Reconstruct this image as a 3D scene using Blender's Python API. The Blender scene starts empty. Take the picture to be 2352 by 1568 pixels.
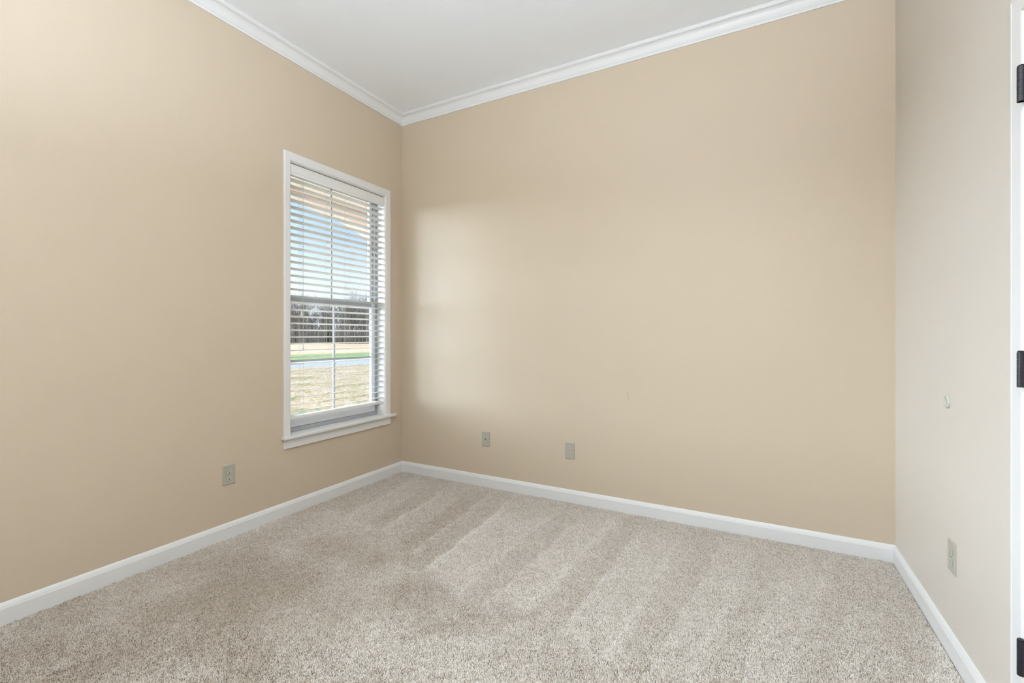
import bpy, bmesh, math, random
import numpy as np
from mathutils import Vector, Matrix
random.seed(7)
SC = bpy.context.scene
COL = SC.collection

# ------------------------------------------------------------------ camera
ANG = math.atan(562 / 1044)                     # the camera is turned left of the room's long axis
FW = Vector((-math.sin(ANG), math.cos(ANG), 0))
RT = Vector((math.cos(ANG), math.sin(ANG), 0))
CAMZ = 1.165
cd = bpy.data.cameras.new('camera')
cam = bpy.data.objects.new('camera', cd); COL.objects.link(cam)
cam.location = (0, 0, CAMZ)
cam.rotation_euler = (math.pi / 2, 0, ANG)
cd.sensor_width = 36; cd.lens = 36 * 1044 / 2352
cd.shift_y = -15 / 2352
cd.clip_start = 0.02; cd.clip_end = 600
SC.camera = cam

# ------------------------------------------------------------------ world, sun, exposure
w = bpy.data.worlds.new('sky'); SC.world = w; w.use_nodes = True
nt = w.node_tree; nt.nodes.clear()
def wn(t, **k):
    n = nt.nodes.new(t)
    for a, b in k.items(): setattr(n, a, b)
    return n
out = wn('ShaderNodeOutputWorld'); bg = wn('ShaderNodeBackground')
tc = wn('ShaderNodeTexCoord'); sep = wn('ShaderNodeSeparateXYZ')
nt.links.new(tc.outputs['Generated'], sep.inputs[0])
ramp = wn('ShaderNodeValToRGB')                 # pale haze at the horizon, blue higher up
e = ramp.color_ramp.elements
e[0].position = 0.0; e[0].color = (0.80, 0.87, 0.95, 1)
e[1].position = 0.60; e[1].color = (0.22, 0.40, 0.82, 1)
for p, c in ((0.09, (0.72, 0.82, 0.93, 1)), (0.19, (0.45, 0.62, 0.90, 1)), (0.28, (0.30, 0.50, 0.90, 1))):
    k = e.new(p); k.color = c
nt.links.new(sep.outputs['Z'], ramp.inputs[0])
# thin cloud streaks
mp = wn('ShaderNodeMapping'); mp.inputs['Scale'].default_value = (1.6, 1.6, 7)
nz = wn('ShaderNodeTexNoise'); nz.inputs['Scale'].default_value = 2.2; nz.inputs['Detail'].default_value = 6
nt.links.new(tc.outputs['Generated'], mp.inputs[0]); nt.links.new(mp.outputs[0], nz.inputs['Vector'])
mr = wn('ShaderNodeMapRange'); mr.inputs[1].default_value = 0.50; mr.inputs[2].default_value = 0.75
mr.inputs[4].default_value = 0.3
nt.links.new(nz.outputs[0], mr.inputs[0])
mx = wn('ShaderNodeMix', data_type='RGBA'); mx.inputs[7].default_value = (0.80, 0.85, 0.92, 1)
nt.links.new(mr.outputs[0], mx.inputs[0]); nt.links.new(ramp.outputs[0], mx.inputs[6])
# hazy bright part of the sky towards the south-west
dot = wn('ShaderNodeVectorMath', operation='DOT_PRODUCT')
dot.inputs[1].default_value = Vector((-0.84, -0.52, 0.17)).normalized()
nt.links.new(tc.outputs['Generated'], dot.inputs[0])
mxx = wn('ShaderNodeMath', operation='MAXIMUM'); mxx.inputs[1].default_value = 0
pw = wn('ShaderNodeMath', operation='POWER'); pw.inputs[1].default_value = 6
GLOW = 30.0
ml = wn('ShaderNodeMath', operation='MULTIPLY'); ml.inputs[1].default_value = GLOW
nt.links.new(dot.outputs['Value'], mxx.inputs[0]); nt.links.new(mxx.outputs[0], pw.inputs[0])
nt.links.new(pw.outputs[0], ml.inputs[0])
gl = wn('ShaderNodeVectorMath', operation='SCALE'); gl.inputs[0].default_value = (0.84, 0.96, 1.12)
nt.links.new(ml.outputs[0], gl.inputs['Scale'])
ad = wn('ShaderNodeVectorMath', operation='ADD')
nt.links.new(mx.outputs[2], ad.inputs[0]); nt.links.new(gl.outputs[0], ad.inputs[1])
nt.links.new(ad.outputs[0], bg.inputs[0]); bg.inputs[1].default_value = 1.08
nt.links.new(bg.outputs[0], out.inputs[0])

sl = bpy.data.lights.new('sun', 'SUN'); sl.energy = 0.9; sl.angle = 0.02; sl.color = (1, 0.96, 0.88)
sun = bpy.data.objects.new('sun', sl); COL.objects.link(sun)
sun.rotation_euler = Vector((-0.55, 0.35, -0.8)).to_track_quat('-Z', 'Y').to_euler()

SC.view_settings.view_transform = 'Standard'
SC.view_settings.look = 'None'
SC.view_settings.gamma = 1
SC.view_settings.use_curve_mapping = False
SC.view_settings.exposure = 0.32
SC.cycles.max_bounces = 14
SC.cycles.diffuse_bounces = 8
SC.cycles.transparent_max_bounces = 16
SC.cycles.sample_clamp_indirect = 6

LAMP_STRENGTH = 14.0
UPLIGHT = 126.0

# ------------------------------------------------------------------ materials
def new_mat(name):
    m = bpy.data.materials.new(name); m.use_nodes = True
    t = m.node_tree; b = t.nodes['Principled BSDF']
    return m, t, b
def paint(name, col, rough=0.5, bump=0.0, scale=120, mottled=0.0, spec=0.5):
    m, t, b = new_mat(name)
    b.inputs['Base Color'].default_value = (*col, 1)
    b.inputs['Roughness'].default_value = rough
    b.inputs['Specular IOR Level'].default_value = spec
    c = t.nodes.new('ShaderNodeTexCoord')
    if bump:
        n = t.nodes.new('ShaderNodeTexNoise'); n.inputs['Scale'].default_value = scale
        n.inputs['Detail'].default_value = 4
        t.links.new(c.outputs['Object'], n.inputs['Vector'])
        bp = t.nodes.new('ShaderNodeBump'); bp.inputs['Strength'].default_value = bump
        bp.inputs['Distance'].default_value = 0.002
        t.links.new(n.outputs[0], bp.inputs['Height']); t.links.new(bp.outputs[0], b.inputs['Normal'])
    if mottled:
        n2 = t.nodes.new('ShaderNodeTexNoise'); n2.inputs['Scale'].default_value = 2.5
        n2.inputs['Detail'].default_value = 5
        t.links.new(c.outputs['Object'], n2.inputs['Vector'])
        mxx = t.nodes.new('ShaderNodeMix'); mxx.data_type = 'RGBA'
        mxx.inputs[6].default_value = (*[x * (1 - mottled) for x in col], 1)
        mxx.inputs[7].default_value = (*[min(1, x * (1 + mottled)) for x in col], 1)
        t.links.new(n2.outputs[0], mxx.inputs[0]); t.links.new(mxx.outputs[2], b.inputs['Base Color'])
    return m
WALLCOL = (0.548, 0.455, 0.340)
M_wall = paint('beige_wall_paint', WALLCOL, 0.42, 0.25, 160, 0.012, 0.35)
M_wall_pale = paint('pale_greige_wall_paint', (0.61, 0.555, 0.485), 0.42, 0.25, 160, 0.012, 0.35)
M_ceil = paint('flat_white_ceiling', (0.86, 0.88, 0.89), 0.8, 0.3, 90, 0.0, 0.2)
M_trim = paint('white_gloss_trim', (0.70, 0.69, 0.665), 0.42, 0.05, 40)
M_sash = paint('pale_vinyl', (0.66, 0.67, 0.69), 0.35)
M_vinyl_shade = paint('vinyl_in_shade_tone', (0.36, 0.37, 0.39), 0.35)  # white vinyl; backlit shade of frame, rails and muntins put into the colour
M_slat = paint('white_blind_slat', (0.72, 0.715, 0.68), 0.4)
M_cord = paint('cord', (0.50, 0.49, 0.42), 0.8)  # white cord, its backlit shade put into the colour
M_tassel = paint('tassel', (0.8, 0.8, 0.78), 0.4)
M_plate = paint('grey_almond_plastic', (0.385, 0.365, 0.295), 0.35)
M_recep = paint('receptacle_plastic', (0.44, 0.42, 0.345), 0.3)
M_dark = paint('dark_opening', (0.015, 0.014, 0.012), 0.7)
M_screw = paint('painted_screw', (0.25, 0.25, 0.21), 0.4)
M_black = paint('black_hinge_metal', (0.012, 0.012, 0.016), 0.35)
M_bumper = paint('clear_rubber', (0.50, 0.475, 0.415), 0.25)
M_door = paint('white_door_paint', (0.66, 0.66, 0.65), 0.35)
M_porch = paint('cream_porch_paint', (0.90, 0.88, 0.82), 0.7)
M_porchtrim = paint('tan_porch_trim', (0.50, 0.43, 0.33), 0.7)
M_concrete = paint('concrete', (0.34, 0.31, 0.27), 0.9, 0.4, 30, 0.08)
M_brick = paint('exterior_brick', (0.40, 0.24, 0.18), 0.9, 0.4, 30, 0.1)

# scuff mark on the far wall
m, t, b = new_mat('beige_wall_paint_scuffed')
b.inputs['Roughness'].default_value = 0.42; b.inputs['Specular IOR Level'].default_value = 0.35
c = t.nodes.new('ShaderNodeTexCoord'); s = t.nodes.new('ShaderNodeSeparateXYZ')
t.links.new(c.outputs['Object'], s.inputs[0])
def mth(op, a, bb, cc=None):
    n = t.nodes.new('ShaderNodeMath'); n.operation = op
    for i, v in enumerate((a, bb, cc)):
        if v is None: continue
        if isinstance(v, (int, float)): n.inputs[i].default_value = v
        else: t.links.new(v, n.inputs[i])
    return n.outputs[0]
zz = mth('SUBTRACT', s.outputs['Z'], 0.705)
cx = mth('MULTIPLY_ADD', mth('MULTIPLY', zz, zz), 0.9, -0.728)
cx = mth('SUBTRACT', cx, mth('MULTIPLY', zz, 0.32))
dist = mth('ABSOLUTE', mth('SUBTRACT', s.outputs['X'], cx), 0)
near = mth('LESS_THAN', dist, mth('MULTIPLY_ADD', zz, 0.014, 0.0010))
rng = mth('MULTIPLY', mth('GREATER_THAN', s.outputs['Z'], 0.722), mth('LESS_THAN', s.outputs['Z'], 0.79))
mask = mth('MULTIPLY', mth('MULTIPLY', near, rng), 0.45)
mm = t.nodes.new('ShaderNodeMix'); mm.data_type = 'RGBA'
mm.inputs[6].default_value = (*WALLCOL, 1); mm.inputs[7].default_value = (0.2, 0.19, 0.15, 1)
t.links.new(mask, mm.inputs[0]); t.links.new(mm.outputs[2], b.inputs['Base Color'])
n = t.nodes.new('ShaderNodeTexNoise'); n.inputs['Scale'].default_value = 160; n.inputs['Detail'].default_value = 4
t.links.new(c.outputs['Object'], n.inputs['Vector'])
bp = t.nodes.new('ShaderNodeBump'); bp.inputs['Strength'].default_value = 0.25; bp.inputs['Distance'].default_value = 0.002
t.links.new(n.outputs[0], bp.inputs['Height']); t.links.new(bp.outputs[0], b.inputs['Normal'])
M_wall2 = m

# window glass: mostly clear with a faint reflection
m = bpy.data.materials.new('window_glass'); m.use_nodes = True; t = m.node_tree; t.nodes.clear()
o_ = t.nodes.new('ShaderNodeOutputMaterial'); tr = t.nodes.new('ShaderNodeBsdfTransparent')
tr.inputs[0].default_value = (0.97, 0.985, 0.98, 1)
g_ = t.nodes.new('ShaderNodeBsdfGlossy'); g_.inputs['Roughness'].default_value = 0.02
ms = t.nodes.new('ShaderNodeMixShader'); ms.inputs[0].default_value = 0.04
t.links.new(tr.outputs[0], ms.inputs[1]); t.links.new(g_.outputs[0], ms.inputs[2]); t.links.new(ms.outputs[0], o_.inputs[0])
M_glass = m

def ground_mat(name, stops, scale, scale2=0, dim=1.0, rough=0.95):
    m, t, b = new_mat(name)
    c = t.nodes.new('ShaderNodeTexCoord')
    n = t.nodes.new('ShaderNodeTexNoise'); n.inputs['Scale'].default_value = scale
    n.inputs['Detail'].default_value = 8; n.inputs['Roughness'].default_value = 0.68
    t.links.new(c.outputs['Object'], n.inputs['Vector'])
    stops = [(p_, tuple(q * dim for q in c_)) for p_, c_ in stops]
    r = t.nodes.new('ShaderNodeValToRGB'); el = r.color_ramp.elements
    el[0].position = stops[0][0]; el[0].color = (*stops[0][1], 1)
    el[1].position = stops[-1][0]; el[1].color = (*stops[-1][1], 1)
    for p, cc in stops[1:-1]:
        k = el.new(p); k.color = (*cc, 1)
    src = n.outputs[0]
    if scale2:
        n2 = t.nodes.new('ShaderNodeTexNoise'); n2.inputs['Scale'].default_value = scale2
        n2.inputs['Detail'].default_value = 3
        t.links.new(c.outputs['Object'], n2.inputs['Vector'])
        a = t.nodes.new('ShaderNodeMath'); a.operation = 'MULTIPLY_ADD'; a.inputs[1].default_value = 0.5
        h = t.nodes.new('ShaderNodeMath'); h.operation = 'MULTIPLY'; h.inputs[1].default_value = 0.5
        t.links.new(n2.outputs[0], a.inputs[0]); t.links.new(n.outputs[0], h.inputs[0])
        t.links.new(h.outputs[0], a.inputs[2]); src = a.outputs[0]
    t.links.new(src, r.inputs[0]); t.links.new(r.outputs[0], b.inputs['Base Color'])
    b.inputs['Roughness'].default_value = rough; b.inputs['Specular IOR Level'].default_value = 0.1
    return m
M_lawn = ground_mat('dormant_lawn', [(0.37, (0.10, 0.17, 0.035)), (0.43, (0.25, 0.22, 0.09)), (0.49, (0.37, 0.24, 0.12)), (0.55, (0.58, 0.44, 0.30)), (0.62, (0.25, 0.20, 0.13))], 1.6, 11, .74)
M_verge = ground_mat('green_verge', [(0.38, (0.10, 0.20, 0.04)), (0.5, (0.18, 0.25, 0.07)), (0.60, (0.32, 0.26, 0.16))], 0.22, 3, .90)
M_field = ground_mat('tan_field', [(0.38, (0.33, 0.20, 0.11)), (0.52, (0.46, 0.31, 0.19)), (0.66, (0.40, 0.31, 0.20))], 0.12, 1.5, 1.0)
M_road = ground_mat('asphalt', [(0.4, (0.27, 0.27, 0.245)), (0.6, (0.32, 0.32, 0.29))], 0.5, 8, .85)
M_bark = ground_mat('bare_tree_bark', [(0.35, (0.10, 0.083, 0.068)), (0.65, (0.19, 0.165, 0.14))], 0.7)
M_pine = ground_mat('evergreen_needles', [(0.35, (0.02, 0.045, 0.03)), (0.65, (0.05, 0.09, 0.05))], 1.5)

# ------------------------------------------------------------------ mesh helpers
class MB:
    def __init__(self): self.bm = bmesh.new()
    def box(self, a, b):
        x0, x1 = sorted((a[0], b[0])); y0, y1 = sorted((a[1], b[1])); z0, z1 = sorted((a[2], b[2]))
        v = [self.bm.verts.new(p) for p in ((x0,y0,z0),(x1,y0,z0),(x1,y1,z0),(x0,y1,z0),(x0,y0,z1),(x1,y0,z1),(x1,y1,z1),(x0,y1,z1))]
        for f in ((0,3,2,1),(4,5,6,7),(0,1,5,4),(1,2,6,5),(2,3,7,6),(3,0,4,7)):
            self.bm.faces.new([v[i] for i in f])
        return self
    def rings(self, rings, cap=True):
        R = [[self.bm.verts.new(p) for p in r] for r in rings]
        n = len(R[0])
        for i in range(len(R) - 1):
            for j in range(n):
                k = (j + 1) % n
                self.bm.faces.new((R[i][j], R[i][k], R[i+1][k], R[i+1][j]))
        if cap:
            self.bm.faces.new(R[0][::-1]); self.bm.faces.new(R[-1])
        return self
    def tube(self, pts, r, n=8):
        pts = [Vector(p) for p in pts]; rs = r if isinstance(r, (list, tuple)) else [r] * len(pts)
        rings = []
        for i, p in enumerate(pts):
            d = (pts[min(i+1, len(pts)-1)] - pts[max(i-1, 0)]).normalized()
            u = d.orthogonal().normalized() if abs(d.z) < 0.9 else d.cross(Vector((1, 0, 0))).normalized()
            v = d.cross(u)
            rings.append([p + (u * math.cos(2*math.pi*k/n) + v * math.sin(2*math.pi*k/n)) * rs[i] for k in range(n)])
        return self.rings(rings)
    def build(self, name, mat, parent=None, bevel=0.0, seg=2, smooth=False, loc=None):
        bmesh.ops.recalc_face_normals(self.bm, faces=self.bm.faces)
        me = bpy.data.meshes.new(name); self.bm.to_mesh(me); self.bm.free()
        if smooth:
            for p in me.polygons: p.use_smooth = True
        me.materials.append(mat)
        o = bpy.data.objects.new(name, me); COL.objects.link(o)
        if parent:
            o.parent = parent
            o.location = -root_loc(parent)
        if bevel:
            md = o.modifiers.new('bevel', 'BEVEL'); md.width = bevel; md.segments = seg
            md.limit_method = 'ANGLE'; md.angle_limit = 0.6
        return o
ROOT = {}
def root_loc(p):
    # meshes are written in world coordinates; cancel the offset of the whole chain above them once
    v = Vector((0, 0, 0)); q = p
    while q: v += q.location; q = q.parent
    return v
def empty(name, loc):
    o = bpy.data.objects.new(name, None); COL.objects.link(o); o.location = loc; o.empty_display_size = 0.05
    return o
def tag(o, label=None, cat=None, group=None, kind=None):
    if label: o['label'] = label
    if cat: o['category'] = cat
    if group: o['group'] = group
    if kind: o['kind'] = kind
    return o
def struct(o, label=None, cat=None): return tag(o, label, cat, None, 'structure')
def copy_tree(o, parent=None, name=None):
    c = o.copy(); COL.objects.link(c)
    if name: c.name = name
    c.parent = parent
    for ch in list(o.children): copy_tree(ch, c)
    return c

# ------------------------------------------------------------------ room shell
XL, XR, YB, YN, ZC = -2.685, 0.629, 2.995, -0.95, 3.045
TH = 0.155
W1 = (1.924, 2.778, 0.505, 2.297)               # window_1 opening: y0, y1, z0, z1
W2 = (-0.86, 0.30, 0.505, 2.297)                # window_2, wider, nearer the camera end
D1 = (1.081, 1.691, 0.0, 2.018)                 # closet door opening in the right wall

def wall_x(name, x0, x1, ya, yb, za, zb, holes, mat):
    mb = MB(); ys = sorted({ya, yb, *[h[0] for h in holes], *[h[1] for h in holes]})
    for i in range(len(ys) - 1):
        a, b = ys[i], ys[i+1]; hs = [h for h in holes if h[0] <= a and h[1] >= b]
        if hs:
            h = hs[0]
            if h[2] > za: mb.box((x0, a, za), (x1, b, h[2]))
            if h[3] < zb: mb.box((x0, a, h[3]), (x1, b, zb))
        else: mb.box((x0, a, za), (x1, b, zb))
    bmesh.ops.remove_doubles(mb.bm, verts=mb.bm.verts, dist=1e-5)
    return mb.build(name, mat)
struct(wall_x('wall_left', XL - TH, XL, YN - 0.15, YB + 0.15, -0.15, ZC + 0.1, [W1, W2], M_wall), 'beige painted wall holding the window with white blinds', 'wall')
struct(wall_x('wall_right', XR, XR + 0.12, YN - 0.15, YB + 0.15, -0.15, ZC + 0.1, [(D1[0] - .015, D1[1] + .015, -.008, D1[3] + .015)], M_wall_pale), 'pale greige wall at the right with the closet door', 'wall')
struct(MB().box((XL, YB, -0.15), (XR, YB + 0.15, ZC + 0.1)).build('wall_back', M_wall2), 'wide beige wall facing the camera with two low plates', 'wall')
struct(MB().box((XL, YN - 0.15, -0.15), (XR, YN, ZC + 0.1)).build('wall_near', M_wall), 'beige wall behind the camera', 'wall')
struct(MB().box((XL, YN, ZC), (XR, YB, ZC + 0.1)).build('ceiling', M_ceil), 'flat white ceiling', 'ceiling')
struct(MB().box((XL, YN, -0.15), (XR, YB, -0.009)).build('floor', paint('carpet_backing', (0.20, 0.16, 0.125), 0.95)), 'floor under the carpet', 'floor')
# the rest of the house around the room: closet shell behind the door and roof
struct(MB().box((XR + 0.12, 0.9, -0.15), (XR + 0.9, 1.9, 2.4)).build('wall_closet', M_wall), 'closet block behind the closed door', 'wall')

def trim_run(name, prof, side, a, b, mit_a, mit_b, mat):
    """prof: list of (d, z), d = distance from the wall; side 'L','R','B','N'."""
    mb = MB(); rings = []
    for end, m_ in ((a, mit_a), (b, mit_b)):
        sg = 1 if end == a else -1
        ring = []
        for d, z in prof:
            s_ = end + (sg * d if m_ else 0)
            if side == 'L': ring.append((XL + d, s_, z))
            elif side == 'R': ring.append((XR - d, s_, z))
            elif side == 'B': ring.append((s_, YB - d, z))
            else: ring.append((s_, YN + d, z))
        rings.append(ring)
    mb.rings(rings)
    return struct(mb.build(name, mat))
base = [(0, -0.008), (0.013, -0.008), (0.013, 0.060), (0.0115, 0.064), (0.010, 0.070), (0.006, 0.079), (0.003, 0.083), (0, 0.084)]
cr = [(0, ZC), (0, 2.956), (0.006, 2.956), (0.0075, 2.960), (0.0075, 2.969), (0.010, 2.971), (0.0105, 2.975), (0.009, 2.978)]
for i in range(9):                                # the cove of the crown
    a = i / 8 * math.pi / 2
    cr.append((0.010 + 0.030 * (1 - math.cos(a)), 2.979 + 0.046 * math.sin(a)))
cr += [(0.041, 3.028), (0.044, 3.030), (0.046, 3.034), (0.046, ZC)]
for nm, sd, a, b in (('left', 'L', YN, YB), ('right', 'R', YN, YB), ('back', 'B', XL, XR), ('near', 'N', XL, XR)):
    tag(trim_run('trim_%d' % ('LRBN'.index(sd) + 1), cr, sd, a, b, True, True, M_trim), 'white crown moulding along the %s wall' % nm, 'crown moulding')
tag(trim_run('baseboard_left', base, 'L', YN, YB, True, True, M_trim), 'white baseboard under the window wall', 'baseboard')
tag(trim_run('baseboard_back', base, 'B', XL, XR, True, True, M_trim), 'white baseboard along the wall facing the camera', 'baseboard')
tag(trim_run('baseboard_right', base, 'R', 1.753, YB, False, True, M_trim), 'white baseboard between the closet door and the corner', 'baseboard')
tag(trim_run('baseboard_near', base, 'N', XL, XR, True, True, M_trim), 'white baseboard behind the camera', 'baseboard')
tag(trim_run('baseboard_closet', base, 'R', YN, 1.019, True, False, M_trim), 'white baseboard on the near side of the closet door', 'baseboard')

# ------------------------------------------------------------------ carpet pile
def carpet():
    rs = np.random.RandomState(3)
    sp = 0.0036
    x0, x1, y0, y1 = XL + 0.014, XR - 0.014, 0.30, YB - 0.014
    nx = int((x1 - x0) / sp); ny = int((y1 - y0) / sp)
    gx, gy = np.meshgrid(np.arange(nx), np.arange(ny))
    px = x0 + (gx.ravel() + 0.5 + (gy.ravel() % 2) * 0.5 + rs.uniform(-.42, .42, nx*ny)) * sp
    py = y0 + (gy.ravel() + 0.5 + rs.uniform(-.42, .42, nx*ny)) * sp
    px = np.clip(px, x0, x1)
    n = len(px)
    def vnoise(x, y, f, seed):
        r2 = np.random.RandomState(seed); T = r2.uniform(-1, 1, (256, 256))
        X = x * f + 57.3; Y = y * f + 31.7
        i = np.floor(X).astype(int); j = np.floor(Y).astype(int); u = X - i; v = Y - j
        u = u*u*(3-2*u); v = v*v*(3-2*v)
        g = lambda a, b: T[a % 256, b % 256]
        return (g(i, j)*(1-u)+g(i+1, j)*u)*(1-v) + (g(i, j+1)*(1-u)+g(i+1, j+1)*u)*v
    # vacuum strokes: long strokes along the room, each laying the pile one way
    wob = 0.05 * vnoise(px, py, 1.3, 5) + 0.012 * vnoise(px, py, 9, 6)
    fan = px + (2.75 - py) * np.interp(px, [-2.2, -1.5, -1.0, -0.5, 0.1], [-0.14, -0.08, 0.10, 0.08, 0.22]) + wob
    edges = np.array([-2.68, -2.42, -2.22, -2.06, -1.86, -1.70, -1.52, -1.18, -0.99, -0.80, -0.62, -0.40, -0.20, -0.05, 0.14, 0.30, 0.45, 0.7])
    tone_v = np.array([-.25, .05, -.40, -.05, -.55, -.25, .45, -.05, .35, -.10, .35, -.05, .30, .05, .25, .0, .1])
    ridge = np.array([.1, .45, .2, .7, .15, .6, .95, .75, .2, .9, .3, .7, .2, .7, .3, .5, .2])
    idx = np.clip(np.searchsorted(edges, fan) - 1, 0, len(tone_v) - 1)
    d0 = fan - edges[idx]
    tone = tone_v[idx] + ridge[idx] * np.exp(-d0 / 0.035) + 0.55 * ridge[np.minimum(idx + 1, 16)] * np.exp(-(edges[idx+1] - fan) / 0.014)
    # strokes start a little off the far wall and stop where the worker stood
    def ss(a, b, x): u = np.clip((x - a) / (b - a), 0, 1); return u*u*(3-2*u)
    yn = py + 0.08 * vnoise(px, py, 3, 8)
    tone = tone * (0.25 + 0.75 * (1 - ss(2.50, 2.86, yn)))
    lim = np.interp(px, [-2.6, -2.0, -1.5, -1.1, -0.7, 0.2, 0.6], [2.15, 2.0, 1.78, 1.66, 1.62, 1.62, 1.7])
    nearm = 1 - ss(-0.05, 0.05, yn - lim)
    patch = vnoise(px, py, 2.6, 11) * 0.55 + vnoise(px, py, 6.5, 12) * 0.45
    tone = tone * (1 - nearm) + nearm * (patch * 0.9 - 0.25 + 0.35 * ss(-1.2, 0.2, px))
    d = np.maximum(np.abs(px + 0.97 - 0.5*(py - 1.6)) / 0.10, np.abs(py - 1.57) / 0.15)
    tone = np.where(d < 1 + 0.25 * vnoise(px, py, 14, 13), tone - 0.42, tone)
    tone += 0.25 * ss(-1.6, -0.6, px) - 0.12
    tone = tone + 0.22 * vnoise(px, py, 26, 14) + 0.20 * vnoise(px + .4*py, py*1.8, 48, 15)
    tone = np.clip(tone, -1, 1)
    # pile direction: light strokes lie away from the camera, dark ones towards it
    clump = 5.0
    lx = 0.0032 * vnoise(px, py, 90, 21) + rs.normal(0, .0009, n) + 0.0012 * tone * -0.47
    ly = 0.0032 * vnoise(px, py, 90, 22) + rs.normal(0, .0009, n) + 0.0012 * tone * 0.88
    h = 0.0074 + 0.0020 * vnoise(px, py, 95, 23) + 0.0010 * vnoise(px, py*1.6, 42, 24) + rs.normal(0, .0007, n) - 0.0004 * (1 - tone)
    r = 0.0019 + rs.uniform(-.0003, .0004, n)
    a = rs.uniform(0, 2*math.pi/3, n)
    V = np.zeros((n, 7, 3), np.float32)
    for k in range(3):
        ca = np.cos(a + k*2*math.pi/3); sa = np.sin(a + k*2*math.pi/3)
        V[:, k] = np.stack([px + ca*r*.8, py + sa*r*.8, np.full(n, -0.0085)], 1)
        V[:, 3+k] = np.stack([px + ca*r + lx*.55, py + sa*r + ly*.55, -0.0085 + h*.66], 1)
    V[:, 6] = np.stack([px + lx, py + ly, -0.0085 + h], 1)
    V[:, :, 0] = np.clip(V[:, :, 0], XL + .0132, XR - .0132); V[:, :, 1] = np.minimum(V[:, :, 1], YB - .0132)
    F4 = np.array([[0,1,4,3],[1,2,5,4],[2,0,3,5]]); F3 = np.array([[3,4,6],[4,5,6],[5,3,6]])
    off = (np.arange(n) * 7)[:, None, None]
    loops = np.concatenate([(F4[None] + off).reshape(n, 12), (F3[None] + off).reshape(n, 9)], 1).ravel()
    cnt = np.tile(np.array([4]*3 + [3]*3), n)
    starts = np.concatenate([[0], np.cumsum(cnt)[:-1]])
    me = bpy.data.meshes.new('carpet_pile')
    me.vertices.add(n*7); me.vertices.foreach_set('co', V.ravel())
    me.loops.add(len(loops)); me.loops.foreach_set('vertex_index', loops.astype(np.int32))
    me.polygons.add(n*6); me.polygons.foreach_set('loop_start', starts.astype(np.int32))
    me.polygons.foreach_set('loop_total', cnt.astype(np.int32))
    me.polygons.foreach_set('use_smooth', np.ones(n*6, bool))
    me.update()
    at = me.attributes.new('yarn', 'FLOAT', 'POINT')
    yarn = rs.uniform(0, 1, n); at.data.foreach_set('value', np.repeat(yarn, 7).astype(np.float32))
    at = me.attributes.new('nap', 'FLOAT', 'POINT')
    at.data.foreach_set('value', np.repeat(tone, 7).astype(np.float32))
    o = bpy.data.objects.new('carpet', me); COL.objects.link(o)
    return o, n
m, t, b = new_mat('frieze_carpet')
def attr(nm):
    a = t.nodes.new('ShaderNodeAttribute'); a.attribute_name = nm; return a.outputs['Fac']
r = t.nodes.new('ShaderNodeValToRGB'); el = r.color_ramp.elements
el[0].position = 0; el[0].color = (0.40, 0.34, 0.28, 1)
el[1].position = 1; el[1].color = (0.92, 0.88, 0.82, 1)
for p, c in ((0.10, (0.56, 0.49, 0.42, 1)), (0.5, (0.76, 0.71, 0.64, 1))):
    k = el.new(p); k.color = c
t.links.new(attr('yarn'), r.inputs[0])
lift = t.nodes.new('ShaderNodeMix'); lift.data_type = 'RGBA'; lift.blend_type = 'MULTIPLY'; lift.inputs[0].default_value = 1
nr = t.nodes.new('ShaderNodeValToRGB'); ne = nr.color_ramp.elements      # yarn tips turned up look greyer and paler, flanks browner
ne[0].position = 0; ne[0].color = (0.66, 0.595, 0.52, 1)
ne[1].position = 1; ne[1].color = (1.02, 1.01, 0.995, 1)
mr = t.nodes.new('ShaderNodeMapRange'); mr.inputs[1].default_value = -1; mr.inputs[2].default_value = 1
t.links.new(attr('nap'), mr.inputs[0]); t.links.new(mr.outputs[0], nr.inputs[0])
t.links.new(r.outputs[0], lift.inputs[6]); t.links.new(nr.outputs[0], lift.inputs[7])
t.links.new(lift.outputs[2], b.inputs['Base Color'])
b.inputs['Roughness'].default_value = 0.9; b.inputs['Specular IOR Level'].default_value = 0.15
b.inputs['Sheen Weight'].default_value = 0.25; b.inputs['Sheen Roughness'].default_value = 0.5
M_carpet = m
co, NT = carpet(); co.data.materials.append(M_carpet)
tag(co, 'beige-grey speckled frieze carpet pile with vacuum strokes covering the floor', 'carpet', None, 'stuff')
print('tufts', NT)
mcp = ground_mat('carpet_plain', [(0.35, (0.36, 0.30, 0.24)), (0.65, (0.60, 0.54, 0.46))], 160)
struct(MB().box((XL + .013, YN + .013, -0.009), (XR - .013, 0.30, -0.001)).build('floor_carpet_edge', mcp), 'the same beige carpet continuing behind the camera', 'carpet')

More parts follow.
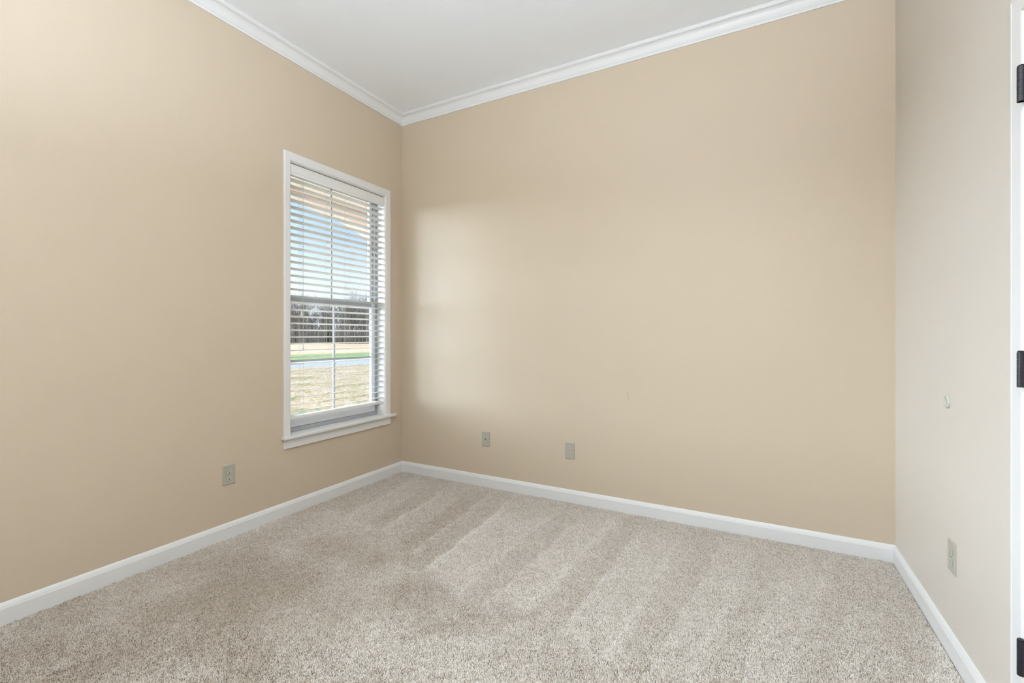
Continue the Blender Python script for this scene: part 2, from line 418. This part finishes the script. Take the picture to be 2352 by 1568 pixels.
# ------------------------------------------------------------------ windows
def make_window(idx, W, detail=True):
    y0, y1, z0, z1 = W
    root = empty('window_%d' % idx, (XL, (y0 + y1) / 2, z0)); struct(root)
    cf = XL + 0.016; cl, crr, ct = 0.046, 0.064, 0.060
    # casing: three mitred boards with a small back-band step
    mb = MB()
    def board(p):                                  # p = [(yo,zo),(yi,zi)] at both ends, outer and inner
        (ao, ai, bo, bi) = p
        prof = [(0.0, 0.0), (0.0, 0.013), (0.10, 0.016), (0.85, 0.015), (0.93, 0.011), (1.0, 0.010), (1.0, 0.0)]
        def ring(o, i): return [(XL + h, o[0] + (i[0]-o[0])*q, o[1] + (i[1]-o[1])*q) for q, h in prof]
        mb.rings([ring(ao, ai), ring(bo, bi)])
    zs = z0 + 0.006
    board(((y0-cl, zs), (y0, zs), (y0-cl, z1+ct), (y0, z1)))
    board(((y0-cl, z1+ct), (y0, z1), (y1+crr, z1+ct), (y1, z1)))
    board(((y1+crr, z1+ct), (y1, z1), (y1+crr, zs), (y1, zs)))
    mb.build('casing', M_trim, root)
    XF = XL - 0.072                               # room face of the vinyl frame
    jb = MB()
    jb.box((XF, y0 - .004, z0), (XL + .003, y0 + .004, z1)); jb.box((XF, y1 - .002, z0), (XL + .003, y1 + .006, z1))
    jb.box((XF, y0, z1 - .004), (XL + .003, y1, z1 + .004))
    jb.build('jamb', M_trim, root)
    MB().box((XF - 0.005, y0, z0 - 0.016), (XL + .001, y1, zs)).box((XL, y0 - cl - 0.016, z0 - 0.016), (XL + 0.040, y1 + crr + 0.046, zs)).build('stool', M_trim, root, 0.006, 3)
    MB().box((XL, y0 - cl, z0 - 0.076), (XL + 0.014, y1 + crr, z0 - 0.016)).build('apron', M_trim, root, 0.002)
    # vinyl frame with tracks
    XO = XL - TH + 0.01
    fr = MB(); fw = 0.020
    for a, b in ((y0 + .002, y0 + fw), (y1 - fw, y1 - .002)): fr.box((XF, a, zs), (XO, b, z1 - .004))
    for a, b, s_ in ((y0 + fw, y0 + fw + .006, 1), (y1 - fw - .006, y1 - fw, 1)):
        for k in range(3): fr.box((XF - .004 - k*.026, a, zs), (XF - .007 - k*.026, b, z1 - .02))
    fr.box((XF, y0 + fw, zs), (XO, y1 - fw, zs + .028)); fr.box((XF, y0 + fw, z1 - .024), (XO, y1 - fw, z1 - .004))
    fr.build('frame', M_vinyl_shade, root, 0.0015, 1)
    ya, yb = y0 + fw + .002, y1 - fw - .002; ymid = (y0 + y1) / 2 + 0.004
    zm = 1.410
    def sash(nm, xf, xb, za, zb, sw, rb, rt, g):
        s = MB()
        s.box((xf, ya, za), (xb, ya + sw, zb)).box((xf, yb - sw, za), (xb, yb, zb))
        s.box((xf, ya + sw, za), (xb, yb - sw, za + rb))
        so = s.build(nm, M_sash, root, 0.003, 2)
        MB().box((xf, ya + sw, zb - rt), (xb, yb - sw, zb)).build('meeting_rail' if nm == 'lower_sash' else 'top_rail', M_vinyl_shade, so, 0.003, 2)
        xm = (xf + xb) / 2; zc = (za + rb + zb - rt) / 2
        MB().box((xm - .002, ya + sw, za + rb), (xm + .002, yb - sw, zb - rt)).build('pane', M_glass, so)
        MB().box((xm - .007, ymid - .008, za + rb), (xm + .007, ymid + .008, zb - rt)).box((xm - .0065, ya + sw, g - .008), (xm + .0065, yb - sw, g + .008)).build('muntin', M_vinyl_shade, so, 0.003, 1)
        return so
    lo = sash('lower_sash', XF - .006, XF - .032, zs + .029, zm + .016,   .038, .062, .034, 0.986)
    sash('upper_sash', XF - .036, XF - .062, zm - .018, z1 - .026, .030, .034, .016, 1.853)
    if detail:
        MB().box((XF - .002, ymid - .03, zm + .016), (XF - .020, ymid + .03, zm + .023)).build('sash_lock', M_vinyl_shade, lo, 0.002)
    return root
win1 = make_window(1, W1)
win2 = make_window(2, W2)
tag(win1, 'white framed window beside the corner, behind the blinds', 'window')
tag(win2, 'white framed window beside the camera, outside the photo', 'window')

# ------------------------------------------------------------------ blind in window_1
y0, y1, z0, z1 = W1
bl = empty('window_blind', (XL - 0.037, (y0 + y1)/2, z1))
tag(bl, 'white faux-wood venetian blind hanging open inside the window frame', 'window blind')
XS = XL - 0.037; hw = 0.0245
sa, sb = y0 + 0.006, y1 - 0.006
# slat: slightly crowned strip, tilted a little, outer edge lower
tilt = math.radians(8.7)
def slat_mesh():
    me = MB(); ring_t = []; ring_b = []
    N = 6
    for i in range(N + 1):
        u = -1 + 2 * i / N; c_ = 0.0016 * (1 - u*u)
        ring_t.append((u * hw, c_ + 0.0013)); ring_b.append((u * hw, c_ - 0.0013))
    prof = ring_t + ring_b[::-1]
    ct, st = math.cos(tilt), math.sin(tilt)
    P = [(x * ct - z * st * 1, x * st + z * ct) for x, z in prof]
    me.rings([[(XS + x, yy, z) for x, z in P] for yy in (sa, sb)])
    return me
s0 = slat_mesh().build('slat', M_slat, bl, smooth=False)
base_loc = s0.location.copy()
zs_list = [1.152 + k * 0.0454 for k in range(-11, 24)]
for i, z in enumerate(zs_list):
    o = s0 if i == 0 else s0.copy()
    if i: COL.objects.link(o); o.parent = bl
    o.location = base_loc + Vector((0, 0, z))
ZR = zs_list[0] - 0.027                          # bottom rail top
MB().box((XS - hw, sa, ZR - 0.021), (XS + hw, sb, ZR)).build('bottom_rail', M_slat, bl, 0.004, 3)
MB().box((XS - 0.030, sa, z1 - 0.055), (XS + 0.018, sb, z1 - 0.012)).build('headrail', M_tassel, bl, 0.002)
va = MB(); VX = XS + 0.028                       # valance with a routed profile
prof = [(0, 0), (0.009, 0), (0.0105, 0.005), (0.0085, 0.012), (0.0085, 0.020), (0.0095, 0.022), (0.0095, 0.050), (0.0085, 0.052), (0.0085, 0.060), (0.0105, 0.066), (0.0095, 0.072), (0, 0.072)]
zv = z1 - 0.010 - 0.072
va.rings([[(VX + d, yy, zv + h) for d, h in prof] for yy in (sa - .002, sb + .002)])
va.box((XS - 0.020, sb - .002, zv + .002), (VX, sb + .002, zv + .070))
va.box((XS - 0.020, sa - .002, zv + .002), (VX, sa + .002, zv + .070))
va.build('valance', M_slat, bl)
for yl in (2.036, 2.252, 2.428, 2.648):
    m_ = MB()
    for dx in (-hw - .0015, hw + .0015):
        m_.tube([(XS + dx, yl, ZR), (XS + dx, yl, z1 - .05)], 0.0006, 5)
    for z in zs_list:
        m_.tube([(XS - hw - .001, yl + .003, z - .0018 - hw * math.sin(tilt)), (XS + hw + .001, yl + .003, z - .0018 + hw * math.sin(tilt))], 0.0005, 4)
    m_.build('ladder_cord', M_cord, bl)
    MB().tube([(XS, yl - .008, ZR), (XS, yl - .008, z1 - .05)], 0.0007, 5).build('lift_cord', M_cord, bl)
    MB().tube([(XS, yl - .004, ZR - .0235), (XS, yl - .004, ZR - .0205)], 0.006, 10).build('cord_plug', M_tassel, bl)
def tassel(y, z, ys):
    for yy in ys:
        MB().tube([(XS + hw + .0022, yy, z1 - .05), (XS + hw + .0022, yy, z + .2), (XS + hw + .0022, y, z + .010)], 0.0007, 5).build('pull_cord', M_cord, bl)
    X = XS + hw + .0022
    MB().tube([(X, y, z + .012), (X, y, z + .008), (X, y, z - .002), (X, y, z - .022), (X, y, z - .030)], [.0015, .003, .0045, .0062, .0050], 12).build('tassel', M_tassel, bl, smooth=True)
tassel(2.022, 1.318, (2.018, 2.030))
tassel(2.032, 1.098, (2.033,))
for z in (1.955, 1.216): MB().box((XL - .066, y1 - .006, z), (XL - .058, y1 - .002, z + .035)).build('hold_down_bracket', M_tassel, bl, 0.001)

# ------------------------------------------------------------------ wall plates
def plate_parts(root, kind):
    """built facing +X around the origin of root, local coordinates"""
    def loc(mb, nm, mat, par, bev=0.0, seg=2, smooth=False):
        o = mb.build(nm, mat, None, bev, seg, smooth); o.parent = par; return o
    r_ = [(0.0, 0.035, 0.057), (0.0028, 0.035, 0.057), (0.0052, 0.0325, 0.0545), (0.0058, 0.031, 0.053)]
    rings = [[(x, a, b), (x, -a, b), (x, -a, -b), (x, a, -b)] for x, a, b in r_]
    loc(MB().rings(rings), 'cover_plate', M_plate, root)
    if kind == 'outlet':
        for zc in (0.0195, -0.0195):
            pts = []
            for k in range(28):
                a = 2 * math.pi * k / 28
                y = 0.0172 * math.cos(a); z = 0.0172 * math.sin(a); z = max(-0.0142, min(0.0142, z)); pts.append((y, z + zc))
            ro = loc(MB().rings([[(0.004, y, z) for y, z in pts], [(0.0072, y, z) for y, z in pts], [(0.0078, y*.94, zc + (z-zc)*.94) for y, z in pts]]), 'receptacle', M_recep, root)
            gap = loc(MB().rings([[(0.0056, y*1.05, zc + (z-zc)*1.06) for y, z in pts], [(0.0060, y*1.05, zc + (z-zc)*1.06) for y, z in pts]]), 'receptacle_gap', M_screw, root)
            sl_ = MB().box((0.0074, -0.0075, zc - 0.001), (0.0080, -0.0058, zc + 0.0075)).box((0.0074, 0.0058, zc), (0.0080, 0.0075, zc + 0.0068))
            sl_.tube([(0.0074, 0, zc - .0075), (0.0080, 0, zc - .0075)], 0.0027, 12)
            loc(sl_, 'slots', M_dark, ro)
        loc(MB().tube([(0.0055, 0, 0), (0.0064, 0, 0)], 0.0030, 12), 'screw', M_screw, root)
    else:
        for zc in (0.042, -0.042): loc(MB().tube([(0.0055, 0, zc), (0.0064, 0, zc)], 0.0024, 12), 'screw', M_screw, root)
        loc(MB().tube([(0.0052, 0, 0), (0.0066, 0, 0)], 0.0062, 16), 'jack_ring', M_plate, root)
        loc(MB().tube([(0.0060, 0, -.0005), (0.0070, 0, -.0005)], 0.0042, 14), 'jack_opening', M_dark, root)
ot = empty('wall_outlet', (XL, 1.536, 0.359)); plate_parts(ot, 'outlet')
tag(ot, 'grey-beige duplex outlet under the left of the window', 'outlet', 'duplex outlets low on the walls')
o2 = copy_tree(ot, None); o2.location = (-1.152, YB, 0.354); o2.rotation_euler = (0, 0, -math.pi/2)
tag(o2, 'grey-beige duplex outlet on the wide wall facing the camera', 'outlet')
o3 = copy_tree(ot, None); o3.location = (XR, 2.218, 0.357); o3.rotation_euler = (0, 0, math.pi)
tag(o3, 'pale duplex outlet on the bright wall at the right', 'outlet')
jk = empty('cable_jack_plate', (-1.8415, YB, 0.3615)); plate_parts(jk, 'jack'); jk.rotation_euler = (0, 0, -math.pi/2)
tag(jk, 'small blank wall plate with one round jack hole, nearest the far corner', 'jack plate')

# wall bumper for the door knob
prof = [(0.0, 0.0245), (0.003, 0.0245), (0.0055, 0.0225), (0.007, 0.019), (0.0062, 0.016), (0.0048, 0.012), (0.0042, 0.006), (0.0042, 0.001)]
mb = MB(); mb.rings([[(XR - d, 2.268 + q * math.cos(2*math.pi*k/32), 0.916 + q * math.sin(2*math.pi*k/32)) for k in range(32)] for d, q in prof])
tag(mb.build('door_stop_bumper', M_bumper, smooth=True), 'round translucent door stop bumper stuck on the right wall', 'door bumper')

# ------------------------------------------------------------------ closet door
dy0, dy1, _, dz = D1
dr = empty('door_1', (XR, dy1, 0)); struct(dr); tag(dr, 'white closet door with black hinges at the right edge', 'door')
mb = MB()
def dboard(ao, ai, bo, bi):
    prof = [(0.0, 0.0), (0.0, 0.014), (0.05, 0.0155), (0.16, 0.0155), (0.19, 0.0145), (0.90, 0.0140), (0.97, 0.012), (1.0, 0.008), (1.0, 0.0)]
    def ring(o, i): return [(XR - h, o[0] + (i[0]-o[0])*q, o[1] + (i[1]-o[1])*q) for q, h in prof]
    mb.rings([ring(ao, ai), ring(bo, bi)])
cw = 0.062
dboard((dy1+cw, -.005), (dy1, -.005), (dy1+cw, dz+cw), (dy1, dz))
dboard((dy1+cw, dz+cw), (dy1, dz), (dy0-cw, dz+cw), (dy0, dz))
dboard((dy0-cw, dz+cw), (dy0, dz), (dy0-cw, -.005), (dy0, -.005))
mb.build('casing', M_trim, dr)
MB().box((XR, dy1 - .001, -.005), (XR + .119, dy1 + .0145, dz + .0145)).box((XR, dy0 - .0145, -.005), (XR + .119, dy0 + .001, dz + .0145)).box((XR, dy0, dz - .001), (XR + .119, dy1, dz + .0145)).box((XR + .042, dy0, -.005), (XR + .055, dy0 + .02, dz)).box((XR + .042, dy1 - .02, -.005), (XR + .055, dy1, dz)).build('jamb', M_trim, dr)
ds = MB().box((XR + .003, dy0 + .006, .012), (XR + .038, dy1 - .006, dz - .006)).build('door_panel', M_door, dr, 0.002)
for za, zb in ((0.20, 0.85), (0.98, 1.85)):
    MB().box((XR - .001, dy0 + .12, za), (XR + .004, dy1 - .12, zb)).build('raised_panel', M_door, ds, 0.004)
for z in (1.822, 1.074, 0.320):
    hb = MB(); hx, hy, hr, hh = XR - 0.0195, dy1 - 0.011, 0.0078, 0.0460
    for k in range(5):
        a = z - hh + k * 2*hh/5; b_ = a + 2*hh/5 - 0.0012
        hb.tube([(hx, hy, a), (hx, hy, b_)], hr, 20)
    hb.tube([(hx, hy, z - hh), (hx, hy, z + hh)], hr * .9, 12)
    hb.tube([(hx, hy, z + hh), (hx, hy, z + hh + .0015), (hx, hy, z + hh + .004)], [hr * .7, hr * .98, hr * .6], 16)
    h_ = hb.build('hinge', M_black, dr, smooth=False)
    MB().box((hx, hy + .0060, z - hh), (XR + .03, hy + .0072, z + hh)).box((hx, hy + .0030, z - hh), (hx + .012, hy + .0050, z - hh*.6)).box((hx, hy + .0030, z - hh*.2), (hx + .012, hy + .0050, z + hh*.2)).box((hx, hy + .0030, z + hh*.6), (hx + .012, hy + .0050, z + hh)).build('hinge_leaf', M_black, h_)
MB().tube([(XR + .002, dy0 + .075, .914), (XR - .012, dy0 + .075, .914), (XR - .030, dy0 + .075, .914), (XR - .042, dy0 + .075, .914), (XR - .055, dy0 + .075, .914)], [.030, .014, .014, .027, .018], 20).build('door_knob', M_black, ds, smooth=True)

# ------------------------------------------------------------------ ceiling lamp
lm = empty('ceiling_lamp', (-1.03, 1.02, ZC)); tag(lm, 'round white flush dome lamp in the middle of the ceiling', 'ceiling lamp')
def lathe(prof, cx, cy, n=40):
    m_ = MB(); m_.rings([[(cx + q*math.cos(2*math.pi*k/n), cy + q*math.sin(2*math.pi*k/n), z) for k in range(n)] for q, z in prof]); return m_
LX, LY = -1.03, 1.02
lathe([(0.17, ZC), (0.18, ZC - .012), (0.175, ZC - .026), (0.16, ZC - .028)], LX, LY).build('lamp_base', M_trim, lm, smooth=True)
m, t, b = new_mat('lit_opal_glass')
b.inputs['Base Color'].default_value = (0.9, 0.9, 0.9, 1)
b.inputs['Emission Color'].default_value = (0.88, 0.97, 1.13, 1); b.inputs['Emission Strength'].default_value = LAMP_STRENGTH
lathe([(0.158, ZC - .026), (0.160, ZC - .05), (0.145, ZC - .080), (0.105, ZC - .105), (0.05, ZC - .118), (0.005, ZC - .121)], LX, LY).build('glass_shade', m, lm, smooth=True)

# ------------------------------------------------------------------ added fill: unseen uplighter behind the camera, put in to brighten the ceiling
FX, FY = -0.15, -0.70
fl_ = empty('fill_uplighter', (FX, FY, 0)); tag(fl_, 'added fill uplighter standing unseen behind the camera to brighten the ceiling', 'floor lamp')
lathe([(0.14, 0.0), (0.14, 0.02), (0.05, 0.03), (0.02, 0.04)], FX, FY).build('base', M_trim, fl_, smooth=True)
lathe([(0.012, 0.03), (0.012, 1.54)], FX, FY, 16).build('pole', M_trim, fl_, smooth=True)
lathe([(0.02, 1.52), (0.09, 1.55), (0.15, 1.60), (0.18, 1.65), (0.176, 1.65), (0.145, 1.608), (0.08, 1.565), (0.01, 1.555)], FX, FY).build('bowl', M_trim, fl_, smooth=True)
ll = bpy.data.lights.new('uplight_fill', 'AREA'); ll.shape = 'DISK'; ll.size = 0.2; ll.energy = UPLIGHT; ll.color = (0.81, 0.97, 1.20)
lo_ = bpy.data.objects.new('uplight_fill', ll); COL.objects.link(lo_); lo_.parent = fl_
lo_.location = (0, 0, 1.62); lo_.rotation_euler = (math.pi, 0, 0)

# ------------------------------------------------------------------ porch outside
XE = XL - TH
ring_in = []
po = MB()
BX0, BX1 = -4.60, -4.80
yc, ra, rb_, zb_ = 3.13, 1.93, 0.647, 2.0885
N = 36
def arch_piece(x0, x1):
    # top header with an elliptical arch, built as wedge columns
    ys = [yc - ra + 2 * ra * i / N for i in range(N + 1)]
    zsx = [zb_ + rb_ * math.sqrt(max(0, 1 - ((y - yc) / ra) ** 2)) for y in ys]
    bot = [(y, z) for y, z in zip(ys, zsx)]
    loop = [(yc - ra - .35, zb_ - .0), (yc - ra, zb_)] + bot[1:-1] + [(yc + ra, zb_), (yc + ra + .35, zb_), (yc + ra + .35, 3.05), (yc - ra - .35, 3.05)]
    po.rings([[(x, y, z) for y, z in loop] for x in (x0, x1)])
arch_piece(BX0, BX1)
por = po.build('porch_arch', M_porch)
struct(por, 'cream porch beam with a wide shallow arch outside the window', 'porch arch')
for yy in (yc - ra - .35, yc + ra):
    struct(MB().box((BX0, yy, -.15), (BX1, yy + .35, zb_)).build('porch_post', M_porch, None, 0.01), 'square cream porch post under the arch end', 'porch post')
struct(MB().box((XE, -1.6, 2.79), (BX0, 6.5, 2.86)).build('porch_ceiling', M_porch), 'cream porch ceiling above the window', 'porch ceiling')
struct(MB().box((BX0, yc - ra - .35, 2.745), (BX0 + .02, yc + ra + .35, 2.79)).build('porch_trim', M_porchtrim), 'tan moulding where porch ceiling meets the arch beam', 'moulding')
struct(MB().box((XE, -1.6, -.15), (BX1 - .1, 6.5, -.10)).build('porch_floor', M_concrete), 'concrete porch slab', 'porch floor')
struct(MB().box((-5.4, -4, 3.15), (5, 8, 3.35)).build('roof', M_brick), 'roof over the room and the porch', 'roof')
struct(MB().box((XE - .0, YB + .15, -.35), (XE + .1, 7, 3.15)).box((XE - .0, -4, -.35), (XE + .1, YN - .15, 3.15)).build('wall_exterior', M_brick), 'brick outside wall of the house beside the porch', 'wall')

# ------------------------------------------------------------------ grounds
ZG = -0.35
SK = 0.17                                         # the road runs a little skew to the house
def strip(name, xa, xb, mat, label, cat, dz=0.0, ya=-60, yb=140):
    m_ = MB(); f = lambda x, y: (x + SK * (y - 18), y)
    pa = [(*f(xa, ya), 0), (*f(xb, ya), 0), (*f(xb, yb), 0), (*f(xa, yb), 0)]
    m_.rings([[(x, y, ZG + dz - .2) for x, y, _ in pa], [(x, y, ZG + dz) for x, y, _ in pa]])
    return struct(m_.build(name, mat), label, cat)
strip('front_lawn', 14, -18.0, M_lawn, 'patchy tan and green front lawn between house and road', 'lawn')
strip('road', -18.0, -21.3, M_road, 'blue-grey asphalt road crossing the view', 'road', -.01)
strip('gutter', -21.3, -22.4, M_concrete, 'pale concrete gutter on the far side of the road', 'gutter', 0.01)
strip('grass_verge', -22.4, -32.0, M_verge, 'bright green grass verge beyond the road', 'grass')
strip('field', -32.0, -130, M_field, 'tan open field in front of the trees', 'field')

# bare winter trees
def at(px, depth):
    p = FW * depth + RT * (depth * (px - 1176) / 1044); return p.x, p.y
def tree_mesh(seed, H):
    rr = random.Random(seed); tri = MB()
    def limb(p, d, L, r, lev):
        q = p; pts = [p]; dd = d
        for k in range(3):
            dd = (dd + Vector((rr.uniform(-.18, .18), rr.uniform(-.18, .18), rr.uniform(-.02, .14)))).normalized()
            q = q + dd * L / 3; pts.append(q)
        tri.tube(pts, [r, r*.8, r*.6, r*.35], 5 if lev < 2 else 3)
        if lev >= 4: return
        nb = (12, 5, 4, 4)[lev]
        for k in range(nb):
            u = rr.uniform(0.30 if lev == 0 else 0.2, 1.0); i = min(2, int(u * 3)); base = pts[i].lerp(pts[i+1], u*3 - i)
            a = rr.uniform(0, 6.28); spread = rr.uniform(.45, .95)
            nd = (dd + Vector((math.cos(a), math.sin(a), rr.uniform(-.1, .3))) * spread).normalized()
            limb(base, nd, L * rr.uniform(.38, .62), max(r * .40, .008), lev + 1)
    limb(Vector((0, 0, -.1)), Vector((rr.uniform(-.05, .05), rr.uniform(-.05, .05), 1)), H * .62, H * .013, 0)
    return tri
protos = []
for k in range(5):
    o = tree_mesh(50 + k, 10.5).build('bare_tree', M_bark); protos.append(o)
rr = random.Random(4); used = 0
rows = []
for row, dep in enumerate((82, 88, 94, 101)):
    for i in range(17):
        px = 545 + i * 26 + rr.uniform(-11, 11) + row * 6
        rows.append((px, dep + rr.uniform(-2.5, 2.5), row))
words = ['in the front row of the wood', 'second row back in the wood', 'third row back in the wood', 'in the rearmost row of the wood']
for i, (px, dep, row) in enumerate(rows):
    if i < 5: o = protos[i]
    else: o = protos[rr.randrange(5)].copy(); COL.objects.link(o)
    x, y = at(px, dep); s_ = rr.uniform(.72, 1.0)
    if px > 700 and px < 735: s_ *= .8
    o.location = (x, y, ZG); o.rotation_euler = (0, 0, rr.uniform(0, 6.28)); o.scale = (s_*1.15, s_*1.15, s_)
    tag(o, 'leafless grey-brown tree ' + words[row] + ' beyond the field', 'tree', 'bare trees ' + words[row])
# undergrowth: uncountable thin stems at the foot of the wood
ug = MB(); rr = random.Random(9)
for i in range(7500):
    px = rr.uniform(520, 1010); dep = rr.uniform(79, 100); x, y = at(px, dep); h = .8 + 4.6 * rr.random() ** 2.2
    lx, ly = rr.uniform(-1, 1) * h * .3, rr.uniform(-1, 1) * h * .3
    r_ = rr.uniform(.012, .04)
    ug.tube([(x, y, ZG - .05), (x + lx*.4, y + ly*.4, ZG + h*.5), (x + lx, y + ly, ZG + h)], [r_, r_*.8, r_*.3], 3)
tag(ug.build('undergrowth', M_bark), 'tangle of brown brush and saplings at the foot of the bare trees', 'brush', None, 'stuff')
# one dark evergreen low in the wood
x, y = at(755, 80); eg = MB(); rr = random.Random(2)
for i in range(420):
    h = rr.uniform(0.1, 2.9); q = (2.9 - h) / 2.9 * 1.1; a = rr.uniform(0, 6.28)
    p = Vector((x, y, ZG + h)); d = Vector((math.cos(a), math.sin(a), -.15))
    eg.tube([p, p + d * q * .6, p + d * q], [.09, .08, .02], 4)
eg.tube([(x, y, ZG - .05), (x, y, ZG + 3.1)], [.08, .02], 6)
tag(eg.build('evergreen_tree', M_pine), 'small dark evergreen standing in front of the bare trees', 'tree')
